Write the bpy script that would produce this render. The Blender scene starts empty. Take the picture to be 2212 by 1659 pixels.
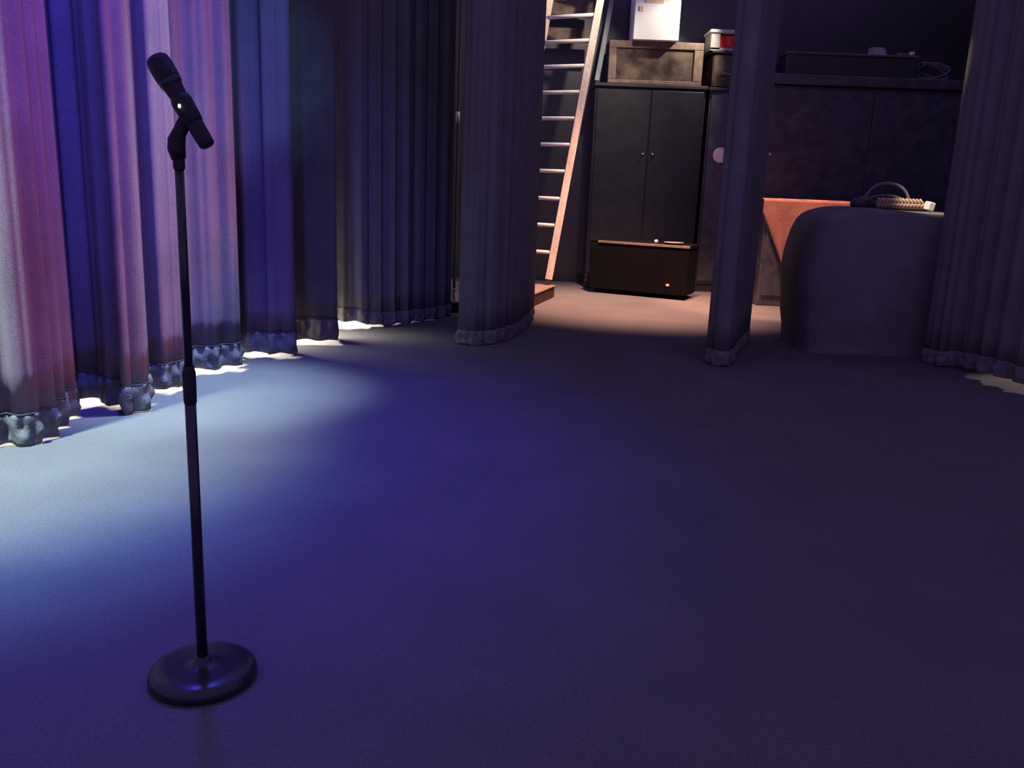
import bpy, math, random
from mathutils import Vector, Matrix
random.seed(7)
PI = math.pi
SC = bpy.context.scene
COL = SC.collection

# ------------------------------------------------------------------ camera
F_PX, PITCH, ROLL, CAM_H = 1900.0, math.radians(13.2), math.radians(2.2), 1.33
_F = Vector((0, math.cos(PITCH), -math.sin(PITCH)))
_U = Vector((0, math.sin(PITCH), math.cos(PITCH)))
_X = Vector((1, 0, 0))
CR = math.cos(ROLL)*_X + math.sin(ROLL)*_U
CU = math.cos(ROLL)*_U - math.sin(ROLL)*_X
cam_data = bpy.data.cameras.new('camera')
cam = bpy.data.objects.new('camera', cam_data)
COL.objects.link(cam)
cam_data.sensor_width = 36.0
cam_data.lens = F_PX/2212*36.0
cam_data.clip_start = 0.05
m = Matrix((CR, CU, -_F)).transposed().to_4x4()
m.translation = Vector((0, 0, CAM_H))
cam.matrix_world = m
SC.camera = cam


def ray(x, y):
    return _F + (x-1106)/F_PX*CR - (y-829.5)/F_PX*CU


def fl(x, y, z=0.0):
    d = ray(x, y); t = (z-CAM_H)/d.z
    return Vector((d.x*t, d.y*t, z))


def at(x, y, Y):
    d = ray(x, y); t = Y/d.y
    return Vector((d.x*t, Y, CAM_H+d.z*t))


# ------------------------------------------------------------------ light
SC.view_settings.view_transform = 'Standard'
SC.view_settings.look = 'None'
SC.view_settings.exposure = 0.0
SC.view_settings.gamma = 1.0
SC.view_settings.use_curve_mapping = False

W = bpy.data.worlds.new('purple_fill'); SC.world = W  # even purple ambient, added to lift the blacks
W.use_nodes = True
W.node_tree.nodes['Background'].inputs[0].default_value = (0.49, 0.325, 1.0, 1)
W.node_tree.nodes['Background'].inputs[1].default_value = 0.44


def spot(name, loc, target, power, color, angle, blend=1.0, size=0.1):
    l = bpy.data.lights.new(name, 'SPOT'); l.energy = power; l.color = color
    l.spot_size = math.radians(angle); l.spot_blend = blend; l.shadow_soft_size = size
    o = bpy.data.objects.new(name, l); COL.objects.link(o); o.location = loc
    o.rotation_euler = (Vector(target)-Vector(loc)).to_track_quat('-Z', 'Y').to_euler()
    return o


def area(name, loc, target, power, color, sx, sy, spread=180, up='Y'):
    l = bpy.data.lights.new(name, 'AREA'); l.shape = 'RECTANGLE'; l.size = sx; l.size_y = sy
    l.energy = power; l.color = color; l.spread = math.radians(spread)
    o = bpy.data.objects.new(name, l); COL.objects.link(o); o.location = loc
    o.rotation_euler = (Vector(target)-Vector(loc)).to_track_quat('-Z', up).to_euler()
    return o


# stage lamps above the apron: pale core, blue pool along the cloth, deep blue wash, a blue lamp and added tint spots for the cloth
spot('pale_stage_spot', (-3.0, 2.3, 5.0), (-2.70, 3.90, 0), 3730, (0.852, 1.0, 0.50), 39.6, 1.0, 0.12)
spot('blue_near_spot', (-3.0, 2.0, 5.0), (-2.45, 3.39, 0), 2520, (0.184, 0.429, 1.0), 38.7, 1.0, 0.12)
spot('blue_stage_spot', (-1.05, 5.0, 5.0), (-1.90, 5.14, 0), 3110, (0.537, 0.757, 1.0), 27, 1.0, 0.12)
spot('deep_blue_wash', (-1.5, 3.9, 5.3), (-2.3, 3.93, 0), 1360, (0.075, 0.068, 1.0), 74.5, 1.0, 0.2)
spot('pink_tint_spot', (1.8, 4.5, 1.9), (-2.2, 4.75, 1.6), 520, (1.0, 0.26, 0.36), 45, 0.45, 0.05)  # added in place of warm light coming through the cloth from behind
spot('blue_cloth_spot', (-3.1, 1.7, 3.0), (-2.5, 4.0, 1.5), 100, (0.22, 0.50, 1.0), 48, 0.8, 0.05)
spot('blue_cloth_spot', (-0.2, 3.4, 3.0), (-1.80, 5.85, 2.2), 260, (0.16, 0.40, 1.0), 29, 0.7, 0.05)  # extra spot, added to tint only the far pleats blue
spot('indigo_fill_spot', (-1.2, 2.0, 3.2), (-2.05, 5.3, 1.6), 330, (0.09, 0.11, 1.0), 46, 0.8, 0.1)  # added fill that turns the shaded pleats indigo
# warm work lamps over the back corner, plus an added fill for the rope
spot('warm_down_lamp', (1.35, 9.1, 4.4), (1.3, 9.7, 0), 3300, (1.0, 0.48, 0.33), 51, 0.95, 0.1)
spot('warm_down_lamp', (2.95, 9.3, 4.4), (2.85, 10.1, 0), 1500, (1.0, 0.48, 0.33), 34, 0.45, 0.1)
spot('warm_shelf_lamp', (2.38, 10.75, 3.55), (1.72, 11.1, 2.8), 125, (1.0, 0.86, 0.68), 86, 0.6, 0.03)
spot('warm_ladder_lamp', (1.15, 9.4, 4.1), (0.3, 10.3, 2.7), 230, (1.0, 0.82, 0.68), 90, 0.6, 0.03)
spot('rope_fill_spot', (2.95, 6.5, 3.6), (3.38, 7.5, 1.30), 560, (1.0, 0.76, 0.55), 12, 0.6, 0.05)  # added in front to brighten the rope bundle and packet
spot('warm_floor_spill', (4.5, 6.9, 0.6), (3.62, 6.1, 0.0), 60, (1.0, 0.75, 0.7), 50, 0.8, 0.03)
# audience-side strip of light at the foot of the curtain
la = area('apron_strip_light', (-2.65, 5.9, 0.45), (-2.2, 5.75, 0), 260, (1.0, 0.86, 0.74), 4.4, 0.1, 105)
zax = -(Vector((-2.2, 5.81, 0.0))-Vector((-2.45, 5.9, 0.5))).normalized()
xax = Vector((0.335, 0.942, 0)); xax = (xax-zax*xax.dot(zax)).normalized()
mm = Matrix((xax, zax.cross(xax), zax)).transposed().to_4x4(); mm.translation = (-2.45, 5.9, 0.5)
la.matrix_world = mm


# ------------------------------------------------------------------ materials
def mat(name, col, rough=0.8, var=0.25, scale=20, col2=None, bump=0.0, bscale=200, metal=0.0,
        spec=0.3, emit=None, estr=0.0, fine=0.0, fscale=300, stretch=None, sheen=0.0):
    M = bpy.data.materials.new(name); M.use_nodes = True
    nt = M.node_tree; N = nt.nodes; L = nt.links
    b = N['Principled BSDF']
    b.inputs['Roughness'].default_value = rough
    b.inputs['Metallic'].default_value = metal
    b.inputs['Specular IOR Level'].default_value = spec
    if sheen: b.inputs['Sheen Weight'].default_value = sheen
    tc = N.new('ShaderNodeTexCoord'); mp = N.new('ShaderNodeMapping')
    L.new(tc.outputs['Object'], mp.inputs[0])
    if stretch: mp.inputs['Scale'].default_value = stretch
    n = N.new('ShaderNodeTexNoise'); n.inputs['Scale'].default_value = scale
    n.inputs['Detail'].default_value = 5
    L.new(mp.outputs[0], n.inputs['Vector'])
    r = N.new('ShaderNodeValToRGB'); L.new(n.outputs[0], r.inputs[0])
    c2 = col2 or tuple(min(1, c*(1+var)) for c in col)
    c1 = col if col2 else tuple(c*(1-var) for c in col)
    r.color_ramp.elements[0].position = 0.35; r.color_ramp.elements[1].position = 0.65
    r.color_ramp.elements[0].color = (*c1, 1); r.color_ramp.elements[1].color = (*c2, 1)
    out = r.outputs[0]
    if fine:
        n2 = N.new('ShaderNodeTexNoise'); n2.inputs['Scale'].default_value = fscale
        n2.inputs['Detail'].default_value = 3
        L.new(tc.outputs['Object'], n2.inputs['Vector'])
        mr = N.new('ShaderNodeMapRange'); mr.inputs[1].default_value = 0.3; mr.inputs[2].default_value = 0.7
        mr.inputs[3].default_value = 1-fine; mr.inputs[4].default_value = 1+fine
        L.new(n2.outputs[0], mr.inputs[0])
        mx = N.new('ShaderNodeVectorMath'); mx.operation = 'SCALE'
        L.new(out, mx.inputs[0]); L.new(mr.outputs[0], mx.inputs['Scale']); out = mx.outputs[0]
    L.new(out, b.inputs['Base Color'])
    if bump:
        n3 = N.new('ShaderNodeTexNoise'); n3.inputs['Scale'].default_value = bscale
        L.new(tc.outputs['Object'], n3.inputs['Vector'])
        bp = N.new('ShaderNodeBump'); bp.inputs['Strength'].default_value = bump
        bp.inputs['Distance'].default_value = 0.01
        L.new(n3.outputs[0], bp.inputs['Height']); L.new(bp.outputs[0], b.inputs['Normal'])
    if emit:
        b.inputs['Emission Color'].default_value = (*emit, 1)
        b.inputs['Emission Strength'].default_value = estr
    return M


carpet = mat('worn_carpet', (0.12, 0.12, 0.12), 0.95, 0.06, 2.2, fine=0.16, fscale=110, bump=0.25, bscale=300, spec=0.05)
carpet_n = carpet.node_tree
cloth = mat('mauve_velour', (0.135, 0.10, 0.135), 0.95, 0.10, 3, fine=0.22, fscale=160, bump=0.3, bscale=400, spec=0.05, sheen=0.05)
lining = mat('grey_lining', (0.12, 0.125, 0.135), 0.8, 0.2, 14, fine=0.12, fscale=120, bump=0.3, bscale=60, spec=0.1)
seam_m = mat('seam_thread', (0.05, 0.05, 0.07), 0.9, spec=0.05)
navy = mat('navy_cloth', (0.10, 0.09, 0.075), 0.95, 0.1, 4, fine=0.15, fscale=160, spec=0.03)
black_cloth = mat('black_serge', (0.165, 0.165, 0.155), 0.97, 0.08, 6, fine=0.12, fscale=160, spec=0.02)
black_paint = mat('black_paint', (0.022, 0.022, 0.022), 0.55, 0.1, 8, spec=0.7)
wall_m = mat('black_wall_paint', (0.02, 0.02, 0.02), 0.35, 0.1, 3, spec=1.0)
case_black = mat('case_black', (0.003, 0.003, 0.004), 0.8, 0.1, 8, spec=0.12)
dark_veneer = mat('dark_veneer', (0.011, 0.011, 0.015), 0.5, 0.3, 7, spec=0.6)
scuffed = mat('scuffed_dark_veneer', (0.04, 0.04, 0.046), 0.4, 0.2, 9, col2=(0.08, 0.08, 0.10), spec=1.0)
enamel = mat('black_enamel', (0.02, 0.02, 0.022), 0.3, 0.1, 30, spec=0.5)
mic_black = mat('matt_black_plastic', (0.025, 0.025, 0.025), 0.6, 0.1, 30, spec=0.2)
mesh_m = mat('dark_mesh', (0.04, 0.04, 0.05), 0.5, 0.5, 260, metal=0.3, bump=0.8, bscale=500)
led = mat('green_white_led', (0.9, 1, 0.8), 0.4, 0, emit=(0.85, 1.0, 0.72), estr=2.5)
redled = mat('red_led', (1, 0.3, 0.25), 0.4, 0, emit=(1.0, 0.22, 0.16), estr=1.0)
ladder_m = mat('painted_wood', (0.62, 0.52, 0.42), 0.7, 0.15, 12, bump=0.2, bscale=40, stretch=(1, 1, 0.2), fine=0.12, fscale=30)
rung_m = mat('pale_rung', (0.66, 0.66, 0.58), 0.6, 0.08, 12)
redwood = mat('red_brown_wood', (0.05, 0.011, 0.012), 0.6, 0.25, 14, bump=0.2, bscale=40)
greywood = mat('grey_plank', (0.24, 0.27, 0.28), 0.8, 0.2, 8, stretch=(1, 1, 0.15))
brownwood = mat('mottled_brown_wood', (0.03, 0.018, 0.014), 0.6, col2=(0.16, 0.12, 0.085), scale=5, bump=0.2, bscale=20)
framewood = mat('pale_frame_wood', (0.20, 0.15, 0.11), 0.6, 0.2, 12, bump=0.2, bscale=40)
whitecard = mat('white_card', (0.86, 0.88, 0.84), 0.7, 0.03, 6)
label_m = mat('tan_label', (0.72, 0.56, 0.40), 0.7, 0.1, 10)
pale_plastic = mat('pale_plastic', (0.5, 0.46, 0.42), 0.45, 0.1, 30, spec=0.5)
clear_plastic = mat('cloudy_plastic', (0.42, 0.38, 0.34), 0.35, 0.1, 30, spec=0.5)
red_m = mat('red_fabric', (0.80, 0.06, 0.04), 0.7, 0.2, 18)
orange_m = mat('matt_orange', (0.42, 0.20, 0.14), 0.9, 0.12, 8, fine=0.22, fscale=110, bump=0.3, bscale=150, spec=0.05)
rope_m = mat('tan_rope', (0.52, 0.38, 0.25), 0.8, 0.2, 60, bump=0.4, bscale=200)
cream_m = mat('cream_gloss', (0.85, 0.82, 0.72), 0.4, 0.03, 10)
tape_m = mat('white_tape', (0.85, 0.82, 0.78), 0.6, 0.05, 30)
cable_m = mat('black_cable', (0.16, 0.16, 0.17), 0.5, 0.1, 40, spec=0.4)
metal_m = mat('brushed_metal', (0.55, 0.55, 0.55), 0.4, 0.1, 40, metal=0.9)
grey_m = mat('grey_box', (0.42, 0.36, 0.34), 0.7, 0.2, 30)
pink_m = mat('pink_plastic', (0.75, 0.45, 0.36), 0.6, 0.1, 20)


# ------------------------------------------------------------------ mesh builder
class MB:
    def __init__(s): s.v = []; s.f = []; s.sm = []

    def add(s, vs, fs, smooth=False, M=None):
        b = len(s.v)
        s.v += [tuple(M @ Vector(v)) if M else tuple(v) for v in vs]
        s.f += [tuple(i+b for i in f) for f in fs]; s.sm += [smooth]*len(fs)
        return s

    def box(s, lo, hi, M=None, bev=0.0):
        x0, y0, z0 = lo; x1, y1, z1 = hi
        if bev <= 0:
            vs = [(x, y, z) for z in (z0, z1) for y in (y0, y1) for x in (x0, x1)]
            return s.add(vs, [(0, 2, 3, 1), (4, 5, 7, 6), (0, 1, 5, 4), (2, 6, 7, 3), (0, 4, 6, 2), (1, 3, 7, 5)], False, M)
        b = min(bev, (x1-x0)/2.1, (y1-y0)/2.1, (z1-z0)/2.1)
        rings = []
        for z, i in ((z0, b), (z0+b, 0), (z1-b, 0), (z1, b)):
            X0, X1, Y0, Y1 = x0+i, x1-i, y0+i, y1-i
            c = b if i == 0 else b*0.6
            rings.append([(X0+c, Y0, z), (X1-c, Y0, z), (X1, Y0+c, z), (X1, Y1-c, z), (X1-c, Y1, z), (X0+c, Y1, z), (X0, Y1-c, z), (X0, Y0+c, z)])
        vs = [p for r in rings for p in r]
        fs = [tuple(range(7, -1, -1)), tuple(range(24, 32))]
        for k in range(3):
            for i in range(8):
                j = (i+1) % 8
                fs.append((k*8+i, k*8+j, k*8+8+j, k*8+8+i))
        return s.add(vs, fs, False, M)

    def lathe(s, prof, n=32, M=None, smooth=True):
        vs = []; fs = []
        for r, z in prof:
            for i in range(n):
                a = 2*PI*i/n; vs.append((r*math.cos(a), r*math.sin(a), z))
        for k in range(len(prof)-1):
            for i in range(n):
                j = (i+1) % n; fs.append((k*n+i, k*n+j, (k+1)*n+j, (k+1)*n+i))
        fs.append(tuple(range(n-1, -1, -1))); e = (len(prof)-1)*n
        fs.append(tuple(range(e, e+n)))
        return s.add(vs, fs, smooth, M)

    def tube(s, pts, r, n=10, smooth=True):
        pts = [Vector(p) for p in pts]; vs = []; fs = []
        rs = r if isinstance(r, (list, tuple)) else [r]*len(pts)
        up = Vector((0, 0, 1))
        for k, p in enumerate(pts):
            t = (pts[min(k+1, len(pts)-1)]-pts[max(k-1, 0)]).normalized()
            ref = up if abs(t.z) < 0.9 else Vector((1, 0, 0))
            a = t.cross(ref).normalized(); b = t.cross(a)
            if k and (a.dot(pa) < 0): a = -a; b = -b
            pa = a
            for i in range(n):
                q = 2*PI*i/n; vs.append(p+rs[k]*(math.cos(q)*a+math.sin(q)*b))
        for k in range(len(pts)-1):
            for i in range(n):
                j = (i+1) % n; fs.append((k*n+i, k*n+j, (k+1)*n+j, (k+1)*n+i))
        fs.append(tuple(range(n-1, -1, -1))); e = (len(pts)-1)*n; fs.append(tuple(range(e, e+n)))
        return s.add(vs, fs, smooth)

    def ball(s, c, r, n=16, m=10, M=None):
        rx, ry, rz = (r, r, r) if not isinstance(r, tuple) else r
        vs = [(c[0]+rx*math.sin(PI*k/m)*math.cos(2*PI*i/n), c[1]+ry*math.sin(PI*k/m)*math.sin(2*PI*i/n), c[2]+rz*math.cos(PI*k/m)) for k in range(1, m) for i in range(n)]
        vs += [(c[0], c[1], c[2]+rz), (c[0], c[1], c[2]-rz)]
        fs = []
        for k in range(m-2):
            for i in range(n):
                j = (i+1) % n; fs.append((k*n+i, (k+1)*n+i, (k+1)*n+j, k*n+j))
        T = (m-1)*n
        for i in range(n):
            j = (i+1) % n; fs.append((T, i, j)); fs.append((T+1, (m-2)*n+j, (m-2)*n+i))
        return s.add(vs, fs, True, M)

    def beam(s, p0, p1, w, d, side=Vector((1, 0, 0))):
        """rectangular bar from p0 to p1, w along side, d across"""
        p0 = Vector(p0); p1 = Vector(p1); t = (p1-p0).normalized()
        a = (side - t*side.dot(t)).normalized(); b = t.cross(a)
        vs = []
        for p in (p0, p1):
            for sa, sb in ((-1, -1), (1, -1), (1, 1), (-1, 1)):
                vs.append(p+a*sa*w/2+b*sb*d/2)
        return s.add(vs, [(3, 2, 1, 0), (4, 5, 6, 7), (0, 1, 5, 4), (1, 2, 6, 5), (2, 3, 7, 6), (3, 0, 4, 7)])

    def build(s, name, material, parent=None, label=None):
        me = bpy.data.meshes.new(name)
        me.from_pydata(s.v, [], s.f)
        me.polygons.foreach_set('use_smooth', s.sm)
        me.materials.append(material); me.update()
        o = bpy.data.objects.new(name, me); COL.objects.link(o)
        if parent: o.parent = parent; o.matrix_parent_inverse = Matrix.Translation(-parent.location) if parent.type == 'EMPTY' else Matrix()
        if label: o['label'] = label
        return o


def thing(name, label, cat, loc=(0, 0, 0), group=None):
    o = bpy.data.objects.new(name, None); COL.objects.link(o)
    o.location = loc; o.empty_display_size = 0.1
    o['label'] = label; o['category'] = cat
    if group: o['group'] = group
    return o


def tag(o, label, cat, group=None):
    o['label'] = label; o['category'] = cat
    if group: o['group'] = group
    return o


def struct(o): o['kind'] = 'structure'; return o


def frame(origin, xdir, zrot=None):
    """local frame: x along xdir (horizontal), y pointing away from camera, z up"""
    x = Vector((xdir[0], xdir[1], 0)).normalized(); z = Vector((0, 0, 1)); y = z.cross(x)
    M = Matrix((x, y, z)).transposed().to_4x4(); M.translation = Vector(origin); return M


# ------------------------------------------------------------------ setting
def grid(x0, x1, y0, y1, z, t=0.05):
    return MB().box((x0, y0, z-t), (x1, y1, z))


struct(grid(-5.2, 6.2, -1.5, 12.0, 0.0).build('floor', carpet))
struct(MB().box((-5.2, 11.8, 0), (6.2, 12.0, 5.2)).build('wall_back', wall_m))
struct(MB().box((6.0, 3.0, 0), (6.2, 11.8, 5.2)).build('wall_right', wall_m))
struct(MB().box((0.75, 11.775, 0), (6.0, 11.8, 0.12)).build('baseboard_back', black_paint))


# ------------------------------------------------------------------ curtains
def catmull(P, step=0.012):
    out = []; n = len(P)
    for i in range(n-1):
        p0 = P[max(i-1, 0)]; p1 = P[i]; p2 = P[i+1]; p3 = P[min(i+2, n-1)]
        k = max(2, int((p2-p1).length/step))
        for j in range(k):
            t = j/k
            out.append(0.5*((2*p1)+(-p0+p2)*t+(2*p0-5*p1+4*p2-p3)*t*t+(-p0+3*p1-3*p2+p3)*t**3))
    out.append(P[-1]); return out


def curtain(name, label, pts, mat_body, top, hem_h, zb, folds, mat_hem=None, group=None, seam=True, wr=0.012, seed=1,
            step=0.012):
    """hanging cloth. pts: plan polyline (x, y, hem lift); folds: (amplitude, wavelength) pairs"""
    rnd = random.Random(seed)
    P = [Vector((p[0], p[1], p[2] if len(p) > 2 else zb)) for p in pts]
    C = catmull(P, step)
    n = len(C); s = [0.0]
    for i in range(1, n): s.append(s[-1]+(C[i]-C[i-1]).xy.length)
    nor = []
    for i in range(n):
        t = (C[min(i+1, n-1)]-C[max(i-1, 0)]).xy
        t = t.normalized() if t.length > 1e-9 else Vector((1, 0))
        nor.append(Vector((t.y, -t.x)))
    ph = [rnd.random()*6.28 for _ in folds]
    wob = [rnd.random()*6.28 for _ in range(4)]

    def off(i, z):
        o = 0
        for (a, w), q in zip(folds, ph):
            o += a*math.sin(2*PI*s[i]/w+q+0.25*math.sin(s[i]*3.1+wob[0])+0.12*z*math.sin(s[i]*2+wob[1]))
        return o*(1-0.10*z)

    def row(i, z, extra=0.0):
        o = off(i, z)+extra
        return (C[i].x+nor[i].x*o, C[i].y+nor[i].y*o, z)
    rows = []
    zs = [hem_h+(top-hem_h)*(k/14)**1.2 for k in range(15)]
    body = MB(); vs = []
    for k, z in enumerate(zs):
        for i in range(n):
            zz = z if k else z+max(0.0, C[i].z)
            vs.append(row(i, zz))
    fs = [(k*n+i, k*n+i+1, (k+1)*n+i+1, (k+1)*n+i) for k in range(len(zs)-1) for i in range(n-1)]
    body.add(vs, fs, True)
    root = thing(name, label, 'curtain', (C[n//2].x, C[n//2].y, 0), group)
    ob = body.build('drape', mat_body, root)
    md = ob.modifiers.new('thick', 'SOLIDIFY'); md.thickness = 0.004; md.offset = 0
    # gathered hem band
    hm = MB(); vs = []; K = 8
    a1, a2, a3 = rnd.random()*6, rnd.random()*6, rnd.random()*6
    for k in range(K+1):
        t = k/K
        for i in range(n):
            zlift = max(0.0, C[i].z)
            ztop = hem_h+zlift; zbot = 0.004+zlift+0.006*math.sin(s[i]*31+a1)*t
            z = ztop+(zbot-ztop)*t
            w = wr*math.sin(PI*min(1, t*1.15))*(math.sin(s[i]*95+a1+2.5*t)+0.8*math.sin(s[i]*58+a2-5*t)+0.7*math.sin(s[i]*23+7*t+a3))
            vs.append(row(i, z, 0.004+0.005*math.sin(PI*t)+w*0.8))
    fs = [(k*n+i, (k+1)*n+i, (k+1)*n+i+1, k*n+i+1) for k in range(K) for i in range(n-1)]
    hm.add(vs, fs, True)
    ho = hm.build('hem_band', mat_hem or mat_body, root)
    md = ho.modifiers.new('thick', 'SOLIDIFY'); md.thickness = 0.004; md.offset = 0
    if seam:
        sm = MB(); sm.tube([row(i, hem_h+max(0, C[i].z)+0.002, 0.006) for i in range(0, n, 2)], 0.0045, 6)
        sm.build('hem_seam', seam_m, root)
    return root


# plan points from the stage floor: x, y, hem lift
main_pts = [(-3.5, 3.30, 0), (-3.05, 3.62, 0), (-2.67, 3.80, 0), (-2.42, 3.95, 0), (-2.27, 4.02, 0), (-2.245, 4.08, 0),
            (-2.28, 4.20, 0), (-2.315, 4.36, 0.0), (-2.37, 4.58, 0.01), (-2.47, 4.74, 0.035), (-2.36, 4.75, 0.035), (-2.24, 4.73, 0.015), (-2.14, 4.68, 0.01), (-2.07, 4.59, 0.0), (-2.03, 4.61, 0.0),
            (-2.03, 4.75, 0.015), (-2.17, 4.93, 0.02), (-2.17, 5.03, 0.02), (-2.11, 5.08, 0.02), (-2.03, 5.13, 0.02), (-2.01, 5.20, 0.02),
            (-2.12, 5.38, 0.02), (-2.15, 5.50, 0.025), (-2.05, 5.61, 0.025), (-1.93, 5.70, 0.025), (-1.86, 5.76, 0.03),
            (-1.87, 5.85, 0.03), (-1.98, 6.08, 0.03), (-1.96, 6.20, 0.03), (-1.83, 6.22, 0.03), (-1.70, 6.20, 0.03), (-1.62, 6.21, 0.03), (-1.61, 6.26, 0.03), (-1.74, 6.42, 0.03), (-2.0, 6.55, 0.03)]
curtain('stage_curtain', 'tall pleated mauve and blue lit stage curtain with grey gathered hem at left', main_pts, cloth, 5.0, 0.155, 0.0,
        [(0.028, 0.175), (0.011, 0.093), (0.004, 0.047)], lining, wr=0.014, seed=3)
curtain('dark_blue_curtain', 'flat dark blue curtain just right of the lit pleated curtain',
        [(-2.1, 6.72, 0.03), (-1.86, 6.70, 0.03), (-1.77, 6.73, 0.03), (-1.6, 6.76, 0.035), (-1.43, 6.78, 0.03), (-1.40, 6.83, 0.03), (-1.52, 7.05, 0.03)], navy, 5.0, 0.17, 0.0,
        [(0.006, 0.16)], navy, seed=5, wr=0.006)
curtain('black_leg_curtain', 'wide black masking curtain between the dark blue curtain and the slit',
        [(-2.1, 7.15, 0.06), (-1.80, 7.45, 0.06), (-1.62, 7.52, 0.06), (-1.42, 7.56, 0.06), (-1.30, 7.62, 0.03), (-1.15, 7.78, 0), (-0.94, 7.98, 0), (-0.77, 8.20, 0), (-0.645, 8.40, 0), (-0.72, 8.58, 0), (-0.92, 8.78, 0)], black_cloth, 5.0, 0.12, 0.0,
        [(0.022, 0.16), (0.008, 0.07)], black_cloth, seed=9, wr=0.01, seam=False)
curtain('black_leg_curtain', 'black masking curtain just left of the ladder, hiding its left side',
        [(-0.41, 7.35), (-0.445, 7.08), (-0.37, 6.97), (-0.18, 7.05), (0.0, 7.45), (0.10, 7.95), (0.165, 8.45), (0.10, 8.75)], black_cloth, 5.0, 0.12, 0.0,
        [(0.014, 0.17), (0.006, 0.07)], black_cloth, seed=12, wr=0.01, seam=False)
curtain('black_leg_curtain', 'narrow black masking curtain hanging like a pillar right of the lit floor',
        [(1.74, 7.0), (1.492, 6.66), (1.512, 6.58), (1.58, 6.50), (1.67, 6.62), (1.84, 7.10), (2.06, 7.66), (2.0, 7.72), (1.74, 7.0)], black_cloth, 5.0, 0.12, 0.0,
        [(0.010, 0.13)], black_cloth, seed=15, wr=0.008, seam=False)
curtain('black_leg_curtain', 'broad black masking curtain at the right edge, in front of the scuffed cabinet',
        [(3.75, 7.06), (3.42, 7.04), (3.32, 6.96), (3.36, 6.86), (3.47, 6.78, 0.02), (3.52, 6.4, 0.05), (3.62, 5.98, 0.05), (3.85, 5.6, 0.04), (4.3, 5.2, 0), (4.9, 4.7), (5.6, 4.2)], black_cloth, 5.0, 0.12, 0.0,
        [(0.025, 0.2), (0.01, 0.09)], black_cloth, seed=18, wr=0.01, seam=False)

# ------------------------------------------------------------------ microphone stand
bx, by = -0.793, 2.10
ms = thing('microphone_stand', 'black straight microphone stand with round base on the blue lit floor', 'stand', (bx, by, 0))
T = Matrix.Translation((bx, by, 0))
MB().lathe([(0.130, 0.0), (0.137, 0.006), (0.139, 0.018), (0.134, 0.031), (0.118, 0.041), (0.090, 0.045), (0.060, 0.0455), (0.035, 0.049), (0.022, 0.056), (0.0185, 0.066)], 56, T).build('base', enamel, ms)
MB().lathe([(0.0135, 0.05), (0.0135, 0.80)], 20, T).build('lower_tube', enamel, ms)
MB().lathe([(0.0138, 0.755), (0.0155, 0.762), (0.0160, 0.80), (0.0160, 0.835), (0.0135, 0.845), (0.0125, 0.852)], 20, T).build('clutch', mic_black, ms)
MB().lathe([(0.0105, 0.84), (0.0105, 1.335)], 16, T).build('upper_tube', enamel, ms)
MB().lathe([(0.011, 1.318), (0.0135, 1.322), (0.0135, 1.345), (0.011, 1.35)], 18, T).build('thread_collar', mic_black, ms)
# clip: swivel base, ears, cradle
clip = thing('microphone_clip', 'black swivel clip between the stand top and the microphone', 'clip', (bx, by, 1.35))
pc = at(404, 268, by)
tail = at(447, 312, by-0.02); head = at(343, 135, by+0.01)
ax = (head-tail).normalized()
c0 = tail+(head-tail)*0.30; c1 = tail+(head-tail)*0.52
MB().tube([(bx, by, 1.343), (bx-0.004, by, 1.365), (bx-0.003, by, 1.385), (bx+0.004, by, 1.402), c0.lerp(c1, 0.35)], [0.0165, 0.0205, 0.020, 0.016, 0.015], 18).build('swivel', mic_black, clip)
MB().tube([c0-ax*0.01, c0, c1, c1+ax*0.012], [0.0195, 0.0225, 0.0245, 0.0215], 20).build('cradle', mic_black, clip)
mcr = thing('microphone', 'black handheld wireless microphone tilted up to the left on the stand', 'microphone', tuple(tail))
Lm = (head-tail).length
tp = lambda t: tail+(head-tail)*t
MB().tube([tp(-0.02), tp(0.0), tp(0.06), tp(0.40), tp(0.60), tp(0.70), tp(0.715)], [0.0145, 0.018, 0.0185, 0.0195, 0.0200, 0.0220, 0.0228], 24).build('handle', mic_black, mcr)
MB().tube([tp(0.712), tp(0.725), tp(0.76), tp(0.775)], [0.0225, 0.0245, 0.0265, 0.026], 24).build('grille_ring', enamel, mcr)
MB().tube([tp(0.765), tp(0.80), tp(0.86), tp(0.94), tp(1.0), tp(1.04), tp(1.058), tp(1.064)], [0.0255, 0.0270, 0.0275, 0.0275, 0.0270, 0.0250, 0.0205, 0.008], 24).build('grille', mesh_m, mcr)
pl = at(387.5, 229, by-0.035)
MB().ball(pl, (0.0035, 0.003, 0.0048), 10, 8).build('led', led, mcr, 'glowing pale green light')

# ------------------------------------------------------------------ slit between black curtains
pole = thing('curtain_pole', 'thin dark pole in the slit between two black curtains', 'pole', (-0.60, 9.0, 0))
p_b = fl(984, 668); Yp = 9.0
pt = at(989, 250, Yp); xb = pt.x
MB().tube([(xb, Yp, 0.0), (xb, Yp, 4.6)], 0.016, 12).build('tube', cable_m, pole)
MB().box((xb-0.05, Yp-0.05, 0), (xb+0.05, Yp+0.05, 0.012)).build('foot_plate', black_paint, pole)
t0 = at(988, 265, Yp-0.016); t1 = at(988, 241, Yp-0.016)
MB().lathe([(0.019, t0.z), (0.019, t1.z)], 14, Matrix.Translation((xb, Yp, 0))).build('tape', tape_m, pole, 'white tape strip')
q = fl(984, 664); q.y = 8.72; q.x = at(984, 650, 8.72).x
can = thing('paint_tub', 'small red and grey tub on the floor at the foot of the slit', 'tub', (q.x, q.y, 0))
MB().lathe([(0.045, 0), (0.052, 0.01), (0.056, 0.10), (0.058, 0.105)], 20, Matrix.Translation(q)).build('tub_body', redwood, can)
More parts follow.
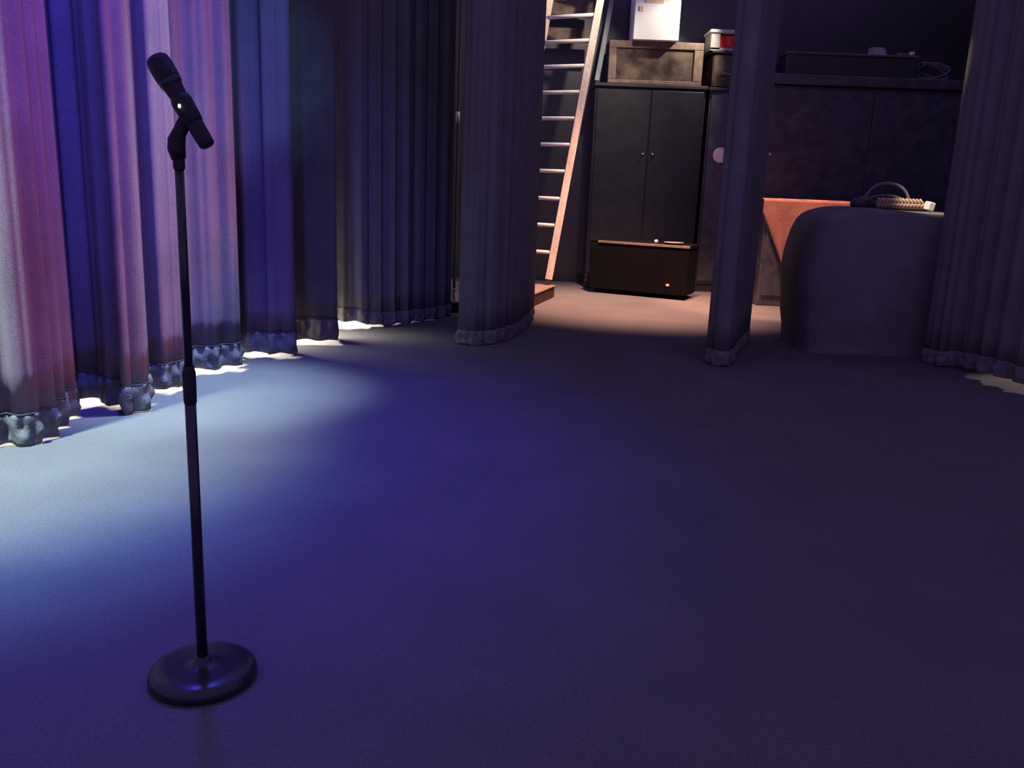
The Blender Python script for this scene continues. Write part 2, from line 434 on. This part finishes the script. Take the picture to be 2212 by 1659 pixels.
MB().lathe([(0.060, 0.10), (0.060, 0.112), (0.054, 0.116)], 20, Matrix.Translation(q)).build('rim', greywood, can)
br = thing('paint_brush', 'pinkish brush standing in the small red tub', 'brush', (q.x, q.y, 0.11))
MB().tube([(q.x+0.005, q.y, 0.02), (q.x-0.015, q.y-0.01, 0.20)], [0.010, 0.013], 10).build('handle', pink_m, br)
MB().box((q.x-0.032, q.y-0.02, 0.19), (q.x-0.002, q.y+0.0, 0.235), None, 0.004).build('bristles', pink_m, br)

# ------------------------------------------------------------------ ladder
blk0 = fl(1140, 668); blk1 = fl(1197, 642)
Mb = frame((blk0.x, blk0.y, 0), (blk1-blk0))
Lb = (blk1-blk0).length
tag(MB().box((0, 0, 0), (Lb, 0.42, 0.125), Mb, 0.008).build('wooden_block', redwood), 'red-brown wooden block on the carpet under the ladder foot', 'block')
tag(MB().box((-0.01, -0.01, 0.1255), (Lb+0.01, 0.43, 0.140), Mb, 0.004).build('pale_board', framewood), 'thin pale board lying on the red-brown block under the ladder', 'board')
lad = thing('wooden_ladder', 'tall pale wooden ladder leaning up beside the black curtain', 'ladder', (0.42, 10.2, 0.125))
r0 = at(1183, 612, 10.15); r0.z = 0.141; r1 = at(1297, 0, 10.45)
rt = r0+(r1-r0)*1.22
sidev = Vector((1, 0.0, 0))
offl = Vector((-0.56, 0.30, 0.0))
foot_l = r0+offl; foot_l.z = 0.0
MB().beam(r0+(r1-r0)*0.02, rt, 0.080, 0.05, sidev).build('rail', ladder_m, lad)
MB().beam(foot_l, rt+offl, 0.080, 0.05, sidev).build('rail', ladder_m, lad)
MB().beam(r0+Vector((0.0, 0, 0)), r0+(r1-r0)*0.03, 0.05, 0.045, sidev).build('rail_foot', redwood, lad)
rung_px = [545, 487, 429, 370, 312, 255, 198, 141, 86, 31]
zs_ = []
for yy in rung_px:
    # height of this rung on the near rail
    best = min((abs((lambda w: 829.5-F_PX*((w-Vector((0, 0, CAM_H))).dot(CU))/((w-Vector((0, 0, CAM_H))).dot(_F)))(r0+(r1-r0)*(k/1200)) - (yy+1)), k/1200) for k in range(0, 1300))
    zs_.append(best[1])
zs_ += [zs_[-1]+0.089, zs_[-1]+0.178]
for t in zs_:
    a = r0+(r1-r0)*t; b = a+offl
    MB().tube([a+Vector((-0.01, 0, 0)), b], 0.0225, 10).build('rung', rung_m, lad)
# boards added behind the ladder to stand for a glow there
for y0, y1 in ((4, 30), (62, 85)):
    a = at(1160, y1, 11.3); b = at(1282, y0, 11.3)
    tag(MB().box((a.x, 11.3, a.z), (b.x, 11.45, b.z), None, 0.006).build('added_board', brownwood),
        'mottled board added for a glow behind the topmost ladder rung in view' if y0 == 4 else 'board added for a glow behind the second ladder rung from the top', 'board')

# ------------------------------------------------------------------ furniture at the back
# low black case
A = fl(1268, 628); B = fl(1480, 650)
A = Vector((0.885, 10.78, 0)); B = Vector((1.985, 10.27, 0))
Mc = frame(A, B-A); Lc = (B-A).length
HC = 0.635
case = thing('equipment_case', 'low black case in front of the dark wardrobe with pale top edge', 'case', (1.5, 10.6, 0))
MB().box((0, 0, 0.05), (Lc, 0.44, HC-0.04), Mc, 0.01).build('body', case_black, case)
MB().box((-0.01, 0.015, HC-0.04), (Lc+0.01, 0.45, HC), Mc, 0.004).build('lid', case_black, case)
MB().box((0.10, -0.012, HC-0.030), (Lc+0.01, 0.014, HC-0.002), Mc, 0.003).build('edge_trim', framewood, case, 'pale lit edge strip')
for u in (0.06, Lc-0.20):
    for v in (0.05, 0.36):
        MB().box((u, v, 0), (u+0.12, v+0.05, 0.052), Mc, 0.008).build('foot', case_black, case)
rl = Mc.inverted() @ at(1445, 615, 10.42)
MB().ball((rl.x, -0.004, max(0.09, rl.z)), (0.022, 0.008, 0.015), 12, 8, Mc).build('indicator_light', redled, case, 'small glowing red light')
u = (Mc.inverted() @ at(1418, 533, 10.5)).x
tag(MB().lathe([(0.012, 0), (0.012, 0.006), (0.019, 0.014), (0.023, 0.026), (0.022, 0.036), (0.015, 0.046), (0.004, 0.049)], 18,
               Mc @ Matrix.Translation((u, 0.04, HC))).build('cream_knob', cream_m), 'small round cream knob standing on the low black case', 'knob')
tag(MB().lathe([(0.05, 0), (0.07, 0.004), (0.115, 0.018), (0.117, 0.021), (0.07, 0.009), (0.04, 0.006)], 28,
               Mc @ Matrix.Translation((u+0.17, 0.19, HC))).build('shallow_dish', pale_plastic), 'shallow pale dish on the low black case behind the cream knob', 'dish')

# wardrobe
YW = 11.2
wl = at(1288, 180, YW); wr_ = at(1527, 185, YW)
ZW = at(1400, 182, YW).z
wd = thing('wardrobe', 'tall dark two-door wardrobe behind the low black case', 'wardrobe', ((wl.x+wr_.x)/2, YW, 0))
MB().box((wl.x, YW+0.02, 0.10), (wr_.x, YW+0.55, ZW-0.03)).build('body', black_paint, wd)
MB().box((wl.x-0.02, YW-0.02, ZW-0.04), (wr_.x+0.02, YW+0.56, ZW), None, 0.006).build('top', black_paint, wd)
MB().box((wl.x-0.01, YW-0.01, 0), (wr_.x+0.01, YW+0.55, 0.10), None, 0.004).build('plinth', dark_veneer, wd)
xm = at(1397, 350, YW).x
for x0, x1, kx in ((wl.x+0.02, xm-0.006, xm-0.06), (xm+0.006, wr_.x-0.02, xm+0.06)):
    d = MB().box((x0, YW-0.015, 0.13), (x1, YW+0.018, ZW-0.07), None, 0.006).build('door', dark_veneer, wd)
    zk = at(1388, 333, YW).z
    MB().ball((kx, YW-0.028, zk), 0.014, 12, 8).build('knob', metal_m, d)

# framed crate on the wardrobe
YF = 10.86
cl = at(1318, 175, YF); cr = at(1527, 175, YF); czt = at(1450, 81, YF).z
ck = thing('framed_crate', 'brown wooden crate with raised frame on top of the wardrobe', 'crate', ((cl.x+cr.x)/2, YF, ZW))
YF2 = YW-0.01
MB().box((cl.x, YF2+0.03, ZW), (cr.x, YF2+0.45, czt-0.0)).build('box_body', black_paint, ck)
MB().box((cl.x+0.05, YF2+0.02, ZW+0.05), (cr.x-0.10, YF2+0.032, czt-0.09)).build('panel', brownwood, ck)
MB().box((cl.x, YF2, czt-0.085), (cr.x, YF2+0.03, czt), None, 0.006).build('frame_rail', framewood, ck)
MB().box((cl.x, YF2, ZW), (cr.x, YF2+0.03, ZW+0.045), None, 0.006).build('frame_rail', framewood, ck)
MB().box((cr.x-0.11, YF2, ZW+0.045), (cr.x, YF2+0.03, czt-0.085), None, 0.006).build('frame_stile', framewood, ck)
MB().box((cl.x, YF2, ZW+0.045), (cl.x+0.09, YF2+0.03, czt-0.085), None, 0.006).build('frame_stile', framewood, ck)
# white carton
k0 = at(1368, 78, YF2-0.10); k1 = at(1466, 80, YF2-0.10)
wc = thing('white_carton', 'bright white carton standing on the framed crate', 'box', ((k0.x+k1.x)/2, YF2+0.15, czt))
MB().box((k0.x, YF2-0.10, czt), (k1.x, YF2+0.35, czt+0.62), None, 0.004).build('carton', whitecard, wc)
a = at(1379, 27, YF2); b = at(1388, 17, YF2)
MB().box((a.x, YF2-0.106, a.z), (b.x, YF2-0.100, b.z)).build('tan_label', label_m, wc)
a = at(1392, 9, YF2); b = at(1432, 0, YF2)
MB().box((a.x, YF2-0.106, a.z), (b.x, YF2-0.100, b.z+0.10)).build('tan_patch', label_m, wc)
# leaning plank and small clutter at its top
a = at(1289, 179, 11.22); a.z = ZW+0.02; b = at(1321, 5, 11.45)
tag(MB().beam(a, a+(b-a)*1.15, 0.055, 0.03).build('grey_plank', greywood), 'grey plank leaning on the wardrobe top right of the ladder', 'plank')

# second narrow cabinet behind the pillar curtain
nl = at(1556, 190, 11.25); nr = at(1650, 190, 11.25)
NZ = at(1560, 190, 11.25).z
nc = thing('narrow_cabinet', 'narrow dark cabinet between the wardrobe and the pillar-like curtain', 'cabinet', ((nl.x+nr.x)/2, 11.1, 0))
nx0 = wr_.x+0.06
MB().box((nx0, 11.27, 0.10), (nr.x, 11.75, NZ-0.03)).build('body', scuffed, nc)
MB().box((nx0-0.02, 11.22, NZ-0.035), (nr.x+0.02, 11.76, NZ), None, 0.005).build('top', black_paint, nc)
MB().box((nx0+0.02, 11.245, 0.14), (nr.x-0.02, 11.27, NZ-0.06), None, 0.005).build('door', scuffed, nc)
MB().box((nx0, 11.28, 0.0), (nr.x, 11.74, 0.10)).build('plinth', black_paint, nc)
# hanging pale disc on its door
dc = at(1556, 335, 11.22)
tag(MB().lathe([(0.02, 0), (0.055, 0.004), (0.088, 0.010), (0.092, 0.016), (0.085, 0.020)], 28,
               Matrix.Translation((dc.x, 11.243, dc.z)) @ Matrix.Rotation(PI/2, 4, 'X')).build('pale_plate', cream_m), 'pale round plate hung at the pillar edge, half hidden', 'plate')


# bins on the narrow cabinet
def bin_(name, label, x0, x1, y0, y1, z0, z1, wallm, lidm, content, cm):
    t = thing(name, label, 'bin', ((x0+x1)/2, (y0+y1)/2, z0))
    w = 0.012
    g = MB()
    g.box((x0, y0, z0), (x1, y1, z0+w)); g.box((x0, y1-w, z0+w), (x1, y1, z1)); g.box((x0, y0+w, z0+w), (x0+w, y1-w, z1)); g.box((x1-w, y0+w, z0+w), (x1, y1-w, z1))
    g.box((x0, y0, z0+w), (x0+(x1-x0)*0.26, y0+w, z1)); g.box((x1-(x1-x0)*0.06, y0, z0+w), (x1, y0+w, z1))
    g.box((x0, y0, z0+w), (x1, y0+w, z0+(z1-z0)*0.16))
    g.build('bin_body', wallm, t)
    MB().box((x0-0.02, y0-0.02, z1), (x1+0.02, y1+0.02, z1+0.045), None, 0.012).build('lid', lidm, t)
    return t


sx = at(1535, 105, 11.25).x; ex = at(1604, 105, 11.25).x+0.04
z0b = at(1560, 109, 11.25).z; z1b = at(1560, 72, 11.25).z
b2 = thing('brown_tub', 'mottled brown tub on the narrow cabinet under the red bin', 'tub', (sx+0.2, 11.2, NZ))
MB().box((sx+0.05, 11.26, NZ+0.0), (ex, 11.65, z0b-0.035), None, 0.02).build('tub_body', brownwood, b2)
zr = at(1580, 160, 11.25).z
MB().box((sx+0.17, 11.245, zr-0.012), (ex, 11.26, zr+0.012)).build('band', framewood, b2)
MB().box((sx+0.02, 11.24, z0b-0.034), (ex+0.02, 11.67, z0b), None, 0.01).build('lid', black_paint, b2)
bn = bin_('storage_bin', 'storage bin with pale lid and red contents above the brown tub', sx, ex, 11.26, 11.62, z0b, z1b, clear_plastic, pale_plastic, None, None)
a = at(1555, 101, 11.29); b = at(1597, 78, 11.29)
rc = MB()
vs = []; fs = []
nu, nv = 14, 6
for j in range(nv+1):
    for i in range(nu+1):
        uu = i/nu; vv = j/nv; pin = 0.012*math.sin(PI*vv)*(1 if uu < 0.5 else -1)*(abs(uu-0.5)*2)
        vs.append((a.x+(b.x-a.x)*uu+pin, 11.285+0.02*math.sin(9*uu)*math.sin(PI*vv), z0b+0.02+(b.z-z0b-0.02)*vv))
fs = [(j*(nu+1)+i, j*(nu+1)+i+1, (j+1)*(nu+1)+i+1, (j+1)*(nu+1)+i) for j in range(nv) for i in range(nu)]
rc.add(vs, fs, True)
ro = rc.build('red_bag', red_m); md = ro.modifiers.new('t', 'SOLIDIFY'); md.thickness = 0.05; md.offset = -1
tag(ro, 'bright red cloth bag inside the pale lidded bin', 'bag')

# ------------------------------------------------------------------ tall scuffed cabinet on the right
YT = 11.2
tl = at(1655, 165, YT); tr = at(2120, 192, YT)
ZT = at(1900, 168, YT).z; ZT2 = at(1900, 193, YT).z
tc_ = thing('tall_cabinet', 'tall scuffed dark cabinet on the right with heavy cornice', 'cabinet', ((tl.x+tr.x)/2, YT, 0))
x0 = nr.x+0.06; x1 = tr.x
MB().box((x0, YT, 0.08), (x1, YT+0.55, ZT2)).build('body', scuffed, tc_)
MB().box((x0-0.03, YT-0.06, ZT2+0.015), (x1+0.03, YT+0.56, ZT), None, 0.008).build('cornice', scuffed, tc_)
MB().box((x0, YT+0.02, 0.0), (x1, YT+0.58, 0.08)).build('plinth', black_paint, tc_)
xs = [x0+0.02, x0+(x1-x0)/2, x1-0.02]
for i in range(2):
    d = MB().box((xs[i]+0.006, YT-0.022, 0.12), (xs[i+1]-0.006, YT-0.002, ZT2-0.03), None, 0.004).build('door', scuffed, tc_)
kn = at(1663, 333, YT-0.03)
MB().ball((max(kn.x, x0+0.05), YT-0.038, kn.z), 0.016, 12, 8).build('knob', cream_m, tc_, 'small white knob')
# long case on top
a = at(1702, 118, YT-0.02); b = at(1985, 120, YT-0.02)
lc = thing('long_case', 'long low dark case lying on the tall cabinet', 'case', ((a.x+b.x)/2, YT, ZT))
zt = at(1850, 116, YT-0.02).z
MB().box((a.x, YT-0.02, ZT), (b.x, YT+0.35, zt-0.03), None, 0.01).build('body', black_paint, lc)
MB().box((a.x-0.01, YT-0.03, zt-0.03), (b.x+0.01, YT+0.36, zt), None, 0.006).build('lid', scuffed, lc)
a = at(1882, 113, YT); b = at(1919, 98, YT)
g = MB(); zz = zt; hb = 0.085; xa, xb_ = a.x, b.x
g.add([(xa, YT, zz), (xb_, YT, zz), (xb_, YT+0.12, zz), (xa, YT+0.12, zz), (xa+0.01, YT+0.01, zz+hb), (xb_-0.04, YT+0.01, zz+hb), (xb_-0.04, YT+0.11, zz+hb), (xa+0.01, YT+0.11, zz+hb)],
      [(0, 3, 2, 1), (4, 5, 6, 7), (0, 1, 5, 4), (1, 2, 6, 5), (2, 3, 7, 6), (3, 0, 4, 7)])
tag(g.build('grey_box', grey_m), 'small grey slope-sided box on the long case', 'box')
a = at(1944, 118, YT-0.06)
tor = thing('torch', 'small torch with pale end lying on the long case', 'torch', (a.x, YT+0.05, zt))
MB().tube([(a.x, YT+0.02, zt+0.016), (a.x+0.14, YT+0.02, zt+0.016)], 0.015, 14).build('barrel', cable_m, tor)
MB().tube([(a.x+0.14, YT+0.02, zt+0.018), (a.x+0.165, YT+0.02, zt+0.026), (a.x+0.20, YT+0.02, zt+0.026)], [0.016, 0.025, 0.026], 14).build('head', cream_m, tor, 'pale torch head')
# cable tangle
pts = []
cx = at(2025, 140, YT).x
for i in range(150):
    t = i/149*2*PI*4.5
    pts.append((cx+0.17*math.cos(t*1.03)*(1-0.1*math.sin(t*0.7)), YT+0.12+0.08*math.sin(t*0.9), ZT+0.02+0.09*(1+math.sin(t+0.6*math.sin(t*.37)))))
tag(MB().tube(pts, 0.010, 8).build('cable_coil', cable_m), 'loose tangle of dark cable at the right end of the tall cabinet top', 'cable')

# ------------------------------------------------------------------ low cabinet with orange sheet
YO = 10.12
oz = at(1720, 432, YO).z
ox0 = at(1640, 600, YO).x; ox1 = ox0+1.35
oc = thing('low_cabinet', 'waist-high dark cabinet under the orange sheet, behind the covered bulk', 'cabinet', ((ox0+ox1)/2, YO+0.3, 0))
MB().box((ox0, YO, 0.0), (ox1, YO+0.6, oz-0.03), None, 0.01).build('body', scuffed, oc)
MB().box((ox0-0.012, YO-0.015, oz-0.03), (ox1+0.01, YO+0.61, oz-0.004), None, 0.006).build('top', black_paint, oc)
MB().box((ox0+0.03, YO-0.012, 0.12), (ox0+0.60, YO-0.001, oz-0.08), None, 0.003).build('door', scuffed, oc)
# orange sheet: flat top, and a front part narrowing to a point
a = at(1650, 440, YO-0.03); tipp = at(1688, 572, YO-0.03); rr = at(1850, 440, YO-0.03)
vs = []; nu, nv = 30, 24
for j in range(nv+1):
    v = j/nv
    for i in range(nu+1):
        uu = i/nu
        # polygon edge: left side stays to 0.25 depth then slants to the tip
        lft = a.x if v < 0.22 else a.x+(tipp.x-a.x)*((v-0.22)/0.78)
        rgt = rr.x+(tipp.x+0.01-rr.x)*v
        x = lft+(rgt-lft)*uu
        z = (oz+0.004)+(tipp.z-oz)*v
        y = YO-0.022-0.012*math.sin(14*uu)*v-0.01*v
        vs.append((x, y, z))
fs = [(j*(nu+1)+i, (j+1)*(nu+1)+i, (j+1)*(nu+1)+i+1, j*(nu+1)+i+1) for j in range(nv) for i in range(nu)]
oc2 = thing('orange_sheet', 'orange sheet narrowing to a point over the low cabinet front', 'cloth', (a.x+0.2, YO, oz))
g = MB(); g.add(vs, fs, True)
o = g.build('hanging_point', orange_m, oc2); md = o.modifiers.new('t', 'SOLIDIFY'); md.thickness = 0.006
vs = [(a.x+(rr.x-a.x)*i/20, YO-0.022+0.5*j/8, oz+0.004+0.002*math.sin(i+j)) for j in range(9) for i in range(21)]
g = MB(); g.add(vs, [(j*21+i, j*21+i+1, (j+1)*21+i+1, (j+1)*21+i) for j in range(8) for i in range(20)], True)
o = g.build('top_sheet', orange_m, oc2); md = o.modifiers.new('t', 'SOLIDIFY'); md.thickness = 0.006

# ------------------------------------------------------------------ covered bulk (black cloth over an upright shape)
YC = 7.65
zc = at(1880, 455, YC).z
sil = [(1693, 735), (1690, 690), (1689, 620), (1691, 575), (1702, 530), (1718, 488), (1738, 462), (1770, 450), (1820, 446), (1900, 452), (1980, 458)]
prof = []
for px, py in sil:
    p = at(px+14, py, YC); prof.append((p.x, max(0.0, p.z)))
prof[0] = (prof[0][0], 0.0)
xr = 3.75
prof.append((xr-0.12, zc)); prof.append((xr-0.02, zc-0.10)); prof.append((xr, zc-0.4)); prof.append((xr+0.01, 0.0))
pv = [Vector((x, z, 0)) for x, z in prof]
ring = catmull(pv, 0.05)
n = len(ring); vs = []; ys = [-0.42, -0.36, -0.2, 0.0, 0.2, 0.36, 0.42]; insets = [0.10, 0.03, 0.0, 0.0, 0.0, 0.03, 0.10]
cxm = (prof[0][0]+xr)/2
for yv, ins in zip(ys, insets):
    for i, p in enumerate(ring):
        f_ = 0.018*math.sin(i*1.3+yv*3)*(1-min(1, p.y/zc))
        k = 1-ins/0.7
        vs.append((cxm+(p.x-cxm)*k, YC+yv+f_*1.0, max(0.0, p.y*(1-ins*0.35))))
fs = [(j*n+i, (j+1)*n+i, (j+1)*n+i+1, j*n+i+1) for j in range(len(ys)-1) for i in range(n-1)]
fs.append(tuple(range(n))); fs.append(tuple(range(len(ys)*n-1, (len(ys)-1)*n-1, -1)))
g = MB(); g.add(vs, fs, True)
bulk = g.build('covered_piano', black_cloth)
tag(bulk, 'large round-shouldered shape under a black cloth cover right of the pillar-like curtain', 'covered furniture')

# ------------------------------------------------------------------ things on the cover
YB = 7.52
bt = thing('rope_bundle', 'tan braided rope bundle on top of the black covered shape', 'rope', (3.2, YB, zc))
b0 = at(1900, 436, YB); b1 = at(1993, 441, YB)
zb_ = zc+0.012
L_ = (b1.x-b0.x)
MB().tube([(b0.x-0.01, YB+0.03, zb_+0.05), (b0.x+0.03, YB+0.03, zb_+0.055), (b1.x-0.03, YB+0.03, zb_+0.05), (b1.x+0.04, YB+0.03, zb_+0.035)], [0.03, 0.045, 0.045, 0.02], 16).build('core', rope_m, bt)
nb = 13
for i in range(nb):
    x = b0.x+L_*i/(nb-1)*0.97
    MB().tube([(x-0.018, YB-0.0, zb_+0.098), (x+0.006, YB-0.026, zb_+0.062)], 0.0095, 8).build('strand', rope_m, bt)
    MB().tube([(x+0.006, YB-0.026, zb_+0.060), (x-0.016, YB-0.018, zb_+0.022)], 0.0095, 8).build('strand', rope_m, bt)
wt = at(2008, 441, YB)
Mw = Matrix.Translation((wt.x, YB, zb_+0.045)) @ Matrix.Rotation(math.radians(12), 4, 'Y') @ Matrix.Rotation(math.radians(25), 4, 'Z')
pk = MB().box((-0.035, -0.03, -0.035), (0.035, 0.03, 0.035), Mw, 0.006)
tag(pk.build('white_packet', whitecard), 'small bright white packet at the right end of the rope bundle', 'packet')
lp = []
for i in range(40):
    t = i/39
    ang = PI*(1-t)
    lp.append((at(1930, 400, YB).x+0.18*math.cos(ang)*1.05, YB+0.10, zb_+0.02+0.20*math.sin(ang)**0.8))
lp2 = [(p[0]*1.0-0.02, p[1]-0.03, zb_+(p[2]-zb_)*0.55) for p in lp]
hs = thing('cable_loop', 'dark cable loops arching up behind the rope bundle', 'cable', (3.0, YB+0.1, zc))
MB().tube(lp, 0.013, 10).build('loop', cable_m, hs)
MB().tube(lp2, 0.009, 10).build('loop', cable_m, hs)
bgx = at(1862, 430, YB).x
bag = thing('black_pouch', 'small black pouch left of the rope bundle on the covered shape', 'pouch', (bgx, YB, zc))
MB().ball((bgx, YB+0.02, zb_+0.045), (0.085, 0.07, 0.05), 18, 10).build('pouch_body', black_paint, bag)
MB().tube([(bgx-0.05, YB-0.02, zb_+0.085), (bgx+0.0, YB-0.03, zb_+0.102), (bgx+0.05, YB-0.03, zb_+0.09), (bgx+0.085, YB-0.04, zb_+0.06)], 0.005, 8).build('strap', cable_m, bag)
